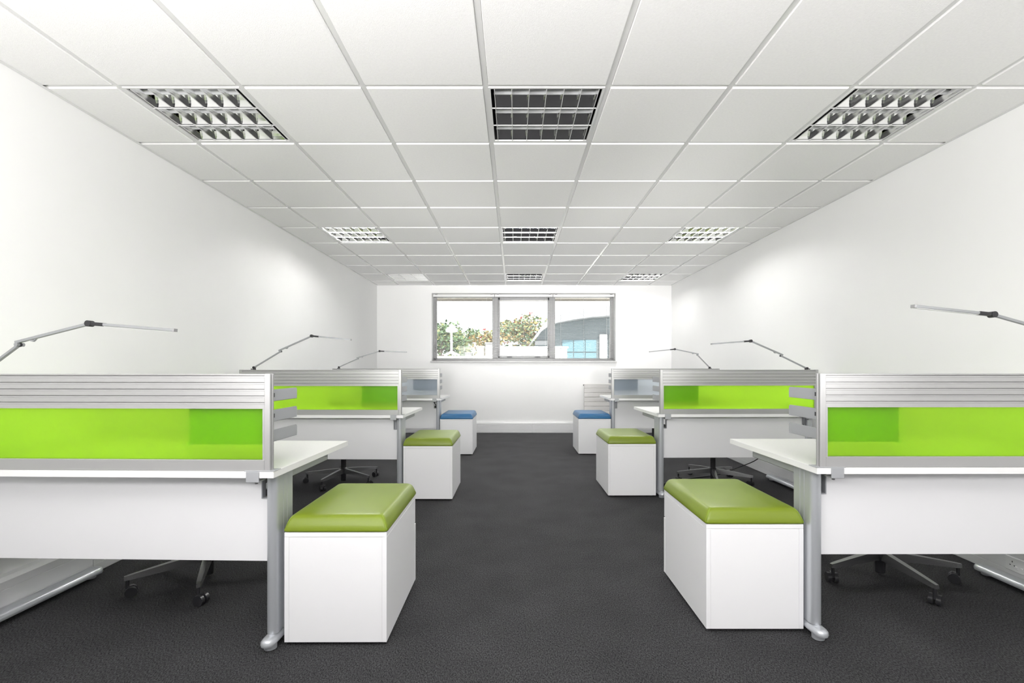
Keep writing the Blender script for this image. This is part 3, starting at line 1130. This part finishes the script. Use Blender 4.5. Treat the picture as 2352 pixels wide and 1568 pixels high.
tag(obj('power_cable', bm, 'black', smooth='all'), 'black cable coming through the port of the blue screened desk without the radiator', 'cable')

# ------------------------------------------------------------------ outside the window
bm = B(); box(bm, -9, 16, 8.48, 40, 0.9, 1.16)
structure(obj('ground_outside', bm, 'paving'))
bm = B(); box(bm, -1.7, 2.1, 8.48, 9.25, 2.375, 2.43)
box(bm, -1.7, 2.1, 9.20, 9.25, 2.355, 2.375)
ev = structure(obj('trim_5', bm, 'soffit'))
fv = None
for k in range(9):
    if fv is None:
        bm = B(); box(bm, -0.035, 0.035, -0.02, 0.02, -0.004, 0.0)
        fv = obj('soffit_vent', bm, 'frame', ev, loc=(-1.42, 8.95, 2.375))
    else:
        share('soffit_vent', fv, ev, loc=(-1.42 + 0.148 * k, 8.95, 2.375))

# pale garden walls and blocks
bm = B(); box(bm, -0.45, 1.30, 11.9, 12.05, 1.16, 1.56, 0.01)
gw = tag(obj('garden_wall', bm, 'stone'), 'low pale garden wall under the berry tree outside the window', 'wall')
bm = B(); box(bm, -0.48, 1.33, 11.87, 12.08, 1.56, 1.60, 0.008)
obj('coping', bm, 'white', gw)
bm = B(); box(bm, -2.6, 0.0, 10.25, 10.6, 1.10, 1.335, 0.01)
lg = tag(obj('garden_ledge', bm, 'stone'), 'pale stone ledge outside the window carrying the white pedestal stand', 'ledge')


def block(name, x0, x1, y, z0, z1, m, label, cat):
    t = thing(name, label, cat, ((x0 + x1) / 2, y, z0))
    w = (x1 - x0) / 2
    bm = B(); box(bm, -w, w, 0, 0.25, 0.001, z1 - z0 - 0.03, 0.006)
    obj('body', bm, m, t)
    bm = B(); box(bm, -w - 0.012, w + 0.012, -0.012, 0.262, z1 - z0 - 0.03, z1 - z0, 0.006)
    obj('cap', bm, m, t)


block('planter_box', -0.79, -0.64, 10.28, 1.335, 1.55, 'cream', 'cream planter block standing on the stone ledge outside window', 'planter')
block('planter_box', -0.61, -0.45, 10.28, 1.335, 1.62, 'stone', 'tall pale planter block standing on the stone ledge by the mullion', 'planter')
block('planter_box', -1.03, -0.92, 10.28, 1.335, 1.41, 'stone', 'low pale planter block on the ledge beside the white pedestal stand', 'planter')

st = thing('pedestal_stand', 'white pedestal stand with domed hood and star base on the ledge outside', 'garden ornament', (-1.345, 10.42, 1.335))
bm = B(); lathe(bm, ((0.028, 0.05), (0.024, 0.2), (0.022, 0.55), (0.024, 0.62)), 14)
obj('stem', bm, 'white', st, smooth=True)
bm = B(); lathe(bm, ((0.10, 0.51), (0.125, 0.53), (0.128, 0.555), (0.10, 0.60), (0.06, 0.622), (0.026, 0.635), (0.022, 0.68), (0.012, 0.70)), 20)
obj('hood', bm, 'white', st, smooth=True)
fa = None
for k in range(5):
    a = 0.3 + k * 2 * PI / 5
    if fa is None:
        bm = B(); bar(bm, (0.015, 0, 0.085), (0.17, 0, 0.02), 0.035, 0.04, 0.006)
        fa = obj('base_arm', bm, 'white', st, rot=(0, 0, a))
    else:
        share('base_arm', fa, st, rot=(0, 0, a))


def tree(name, label, x, y, z0, h, w, n_leaf, mats, berries, seed, cat='tree', leaf=0.10):
    r = random.Random(seed)
    t = thing(name, label, cat, (x, y, z0))
    bm = B()
    tube(bm, [(0, 0, 0), (0.03, 0, h * 0.35), (0, 0.02, h * 0.7)], 0.05, 7, 0.02)
    obj('trunk', bm, 'bark', t, smooth=True)
    lobes = []
    for k in range(9):
        a = r.uniform(0, 2 * PI)
        rr = r.uniform(0.15, 0.8) * w / 2
        lobes.append(Vector((rr * math.cos(a), rr * 0.7 * math.sin(a), h * r.uniform(0.18, 0.88))))
    bm = B()
    for c in lobes:
        tube(bm, [(0.01, 0.01, max(0.05, c.z * 0.45)), c * 0.6 + Vector((0, 0, c.z * 0.3)), c], 0.018, 5, 0.006)
    br = obj('branches', bm, 'bark', t)
    br['kind'] = 'stuff'
    for mi, (m, share_) in enumerate(mats):
        bm = B()
        for i in range(int(n_leaf * share_)):
            c = r.choice(lobes)
            d = Vector((r.gauss(0, 1), r.gauss(0, 1), r.gauss(0, 1))).normalized() * (r.random() ** 0.4) * w * 0.24
            d.z *= 0.8
            p = c + d
            a = Vector((r.gauss(0, 1), r.gauss(0, 1), r.gauss(0, 0.6))).normalized()
            b = a.cross(Vector((r.gauss(0, 1), r.gauss(0, 1), r.gauss(0, 1)))).normalized()
            nrm = a.cross(b)
            l = leaf * r.uniform(0.6, 1.25)
            v = [bm.verts.new(p), bm.verts.new(p + a * l * 0.5 + b * l * 0.28 + nrm * l * 0.08), bm.verts.new(p + a * l), bm.verts.new(p + a * l * 0.5 - b * l * 0.28 + nrm * l * 0.08)]
            bm.faces.new((v[0], v[1], v[2])); bm.faces.new((v[0], v[2], v[3]))
        f = obj('foliage', bm, m, t)
        f['kind'] = 'stuff'
    if berries:
        bm = B()
        for i in range(berries):
            c = r.choice(lobes)
            d = Vector((r.gauss(0, 1), -abs(r.gauss(0, 1)), r.gauss(0, 1))).normalized() * w * 0.22
            for q in range(7):
                p = c + d + Vector((r.gauss(0, 0.25) * leaf, r.gauss(0, 0.25) * leaf, r.gauss(0, 0.2) * leaf))
                bmesh.ops.create_icosphere(bm, subdivisions=1, radius=0.16 * leaf, matrix=Matrix.Translation(p))
        bo = obj('berries', bm, 'berry', t)
        bo['kind'] = 'stuff'


tree('garden_shrub', 'dense green shrub behind the white pedestal stand outside the window', -1.75, 11.4, 1.16, 0.98, 1.3, 2000, (('leaf_a', 0.8), ('leaf_b', 0.3)), 0, 3, 'shrub')
tree('garden_shrub', 'round green shrub beside the white pedestal stand with its base hidden by planters', -1.30, 12.7, 1.16, 0.95, 0.9, 1000, (('leaf_a', 0.6), ('leaf_b', 0.4)), 0, 5, 'shrub')
tree('berry_tree', 'thin orange tinted tree with red berries beside the window mullion', -0.62, 12.3, 1.16, 0.98, 0.95, 1100, (('leaf_b', 0.5), ('leaf_c', 0.45)), 7, 9)
tree('berry_tree', 'broad green and orange tree with red berries in the middle window light', 0.55, 26.0, 1.16, 2.85, 3.3, 3600, (('leaf_a', 0.45), ('leaf_b', 0.35), ('leaf_c', 0.3)), 10, 12, leaf=0.2)
tree('berry_tree', 'small green tree beside the tip of the curved roof outside the window', 2.25, 31.0, 1.16, 3.2, 2.0, 1500, (('leaf_a', 0.55), ('leaf_b', 0.35), ('leaf_c', 0.2)), 0, 15, leaf=0.2)

# building with a curved roof
BYY = 19.0
bd = thing('curved_roof_building', 'blue glazed building with a sweeping curved pale roof outside the window', 'building', (0, BYY, 1.16))
up = [(0.70, 0.96), (1.02, 1.44), (1.40, 1.86), (1.66, 1.97), (2.35, 2.14), (3.05, 2.26), (3.9, 2.36), (4.8, 2.42)]
lo = [(0.78, 0.96), (1.08, 1.34), (1.38, 1.55), (1.66, 1.66), (2.35, 1.79), (3.05, 1.89), (3.9, 1.95), (4.8, 1.98)]
bm = B()
n = len(up)
fr_u = [bm.verts.new((x, 0, z)) for x, z in up]
fr_l = [bm.verts.new((x, 0, z)) for x, z in lo]
bk_u = [bm.verts.new((x, 5, z)) for x, z in up]
bk_l = [bm.verts.new((x, 5, z)) for x, z in lo]
for i in range(n - 1):
    bm.faces.new((fr_l[i], fr_l[i + 1], fr_u[i + 1], fr_u[i]))
    bm.faces.new((bk_l[i], bk_u[i], bk_u[i + 1], bk_l[i + 1]))
    bm.faces.new((fr_u[i], fr_u[i + 1], bk_u[i + 1], bk_u[i]))
    bm.faces.new((fr_l[i], bk_l[i], bk_l[i + 1], fr_l[i + 1]))
bm.faces.new((fr_l[0], fr_u[0], bk_u[0], bk_l[0])); bm.faces.new((fr_l[-1], bk_l[-1], bk_u[-1], fr_u[-1]))
obj('roof', bm, 'roof', bd)
bm = B()
prism(bm, [(0.82, 0.0), (4.75, 0.0)] + [(x, z - 0.005) for x, z in reversed(lo[1:-1])] + [(0.85, 0.97)], 'y', 0.7, 0.9)
fac = obj('facade', bm, 'facade', bd)
for x0 in (1.95, 2.42, 2.89):
    for z0, z1 in ((0.02, 0.50), (0.54, 1.02)):
        bm = B(); box(bm, x0, x0 + 0.44, 0.66, 0.70, z0, z1, 0.006)
        obj('glazing_pane', bm, 'bluepane', fac)
bm = B(); box(bm, 0.85, 1.55, 0.62, 0.70, 0.82, 1.0, 0.01)
obj('lintel_panel', bm, 'roof', fac)
bm = B(); box(bm, 1.30, 1.80, 0.6, 0.70, 0.0, 0.62, 0.01)
obj('entrance_wall', bm, 'white', fac)
for x0 in (3.45, 3.85):
    bm = B(); box(bm, x0, x0 + 0.3, 0.55, 0.70, 0.0, 1.25, 0.01)
    obj('pier', bm, 'stone', fac)
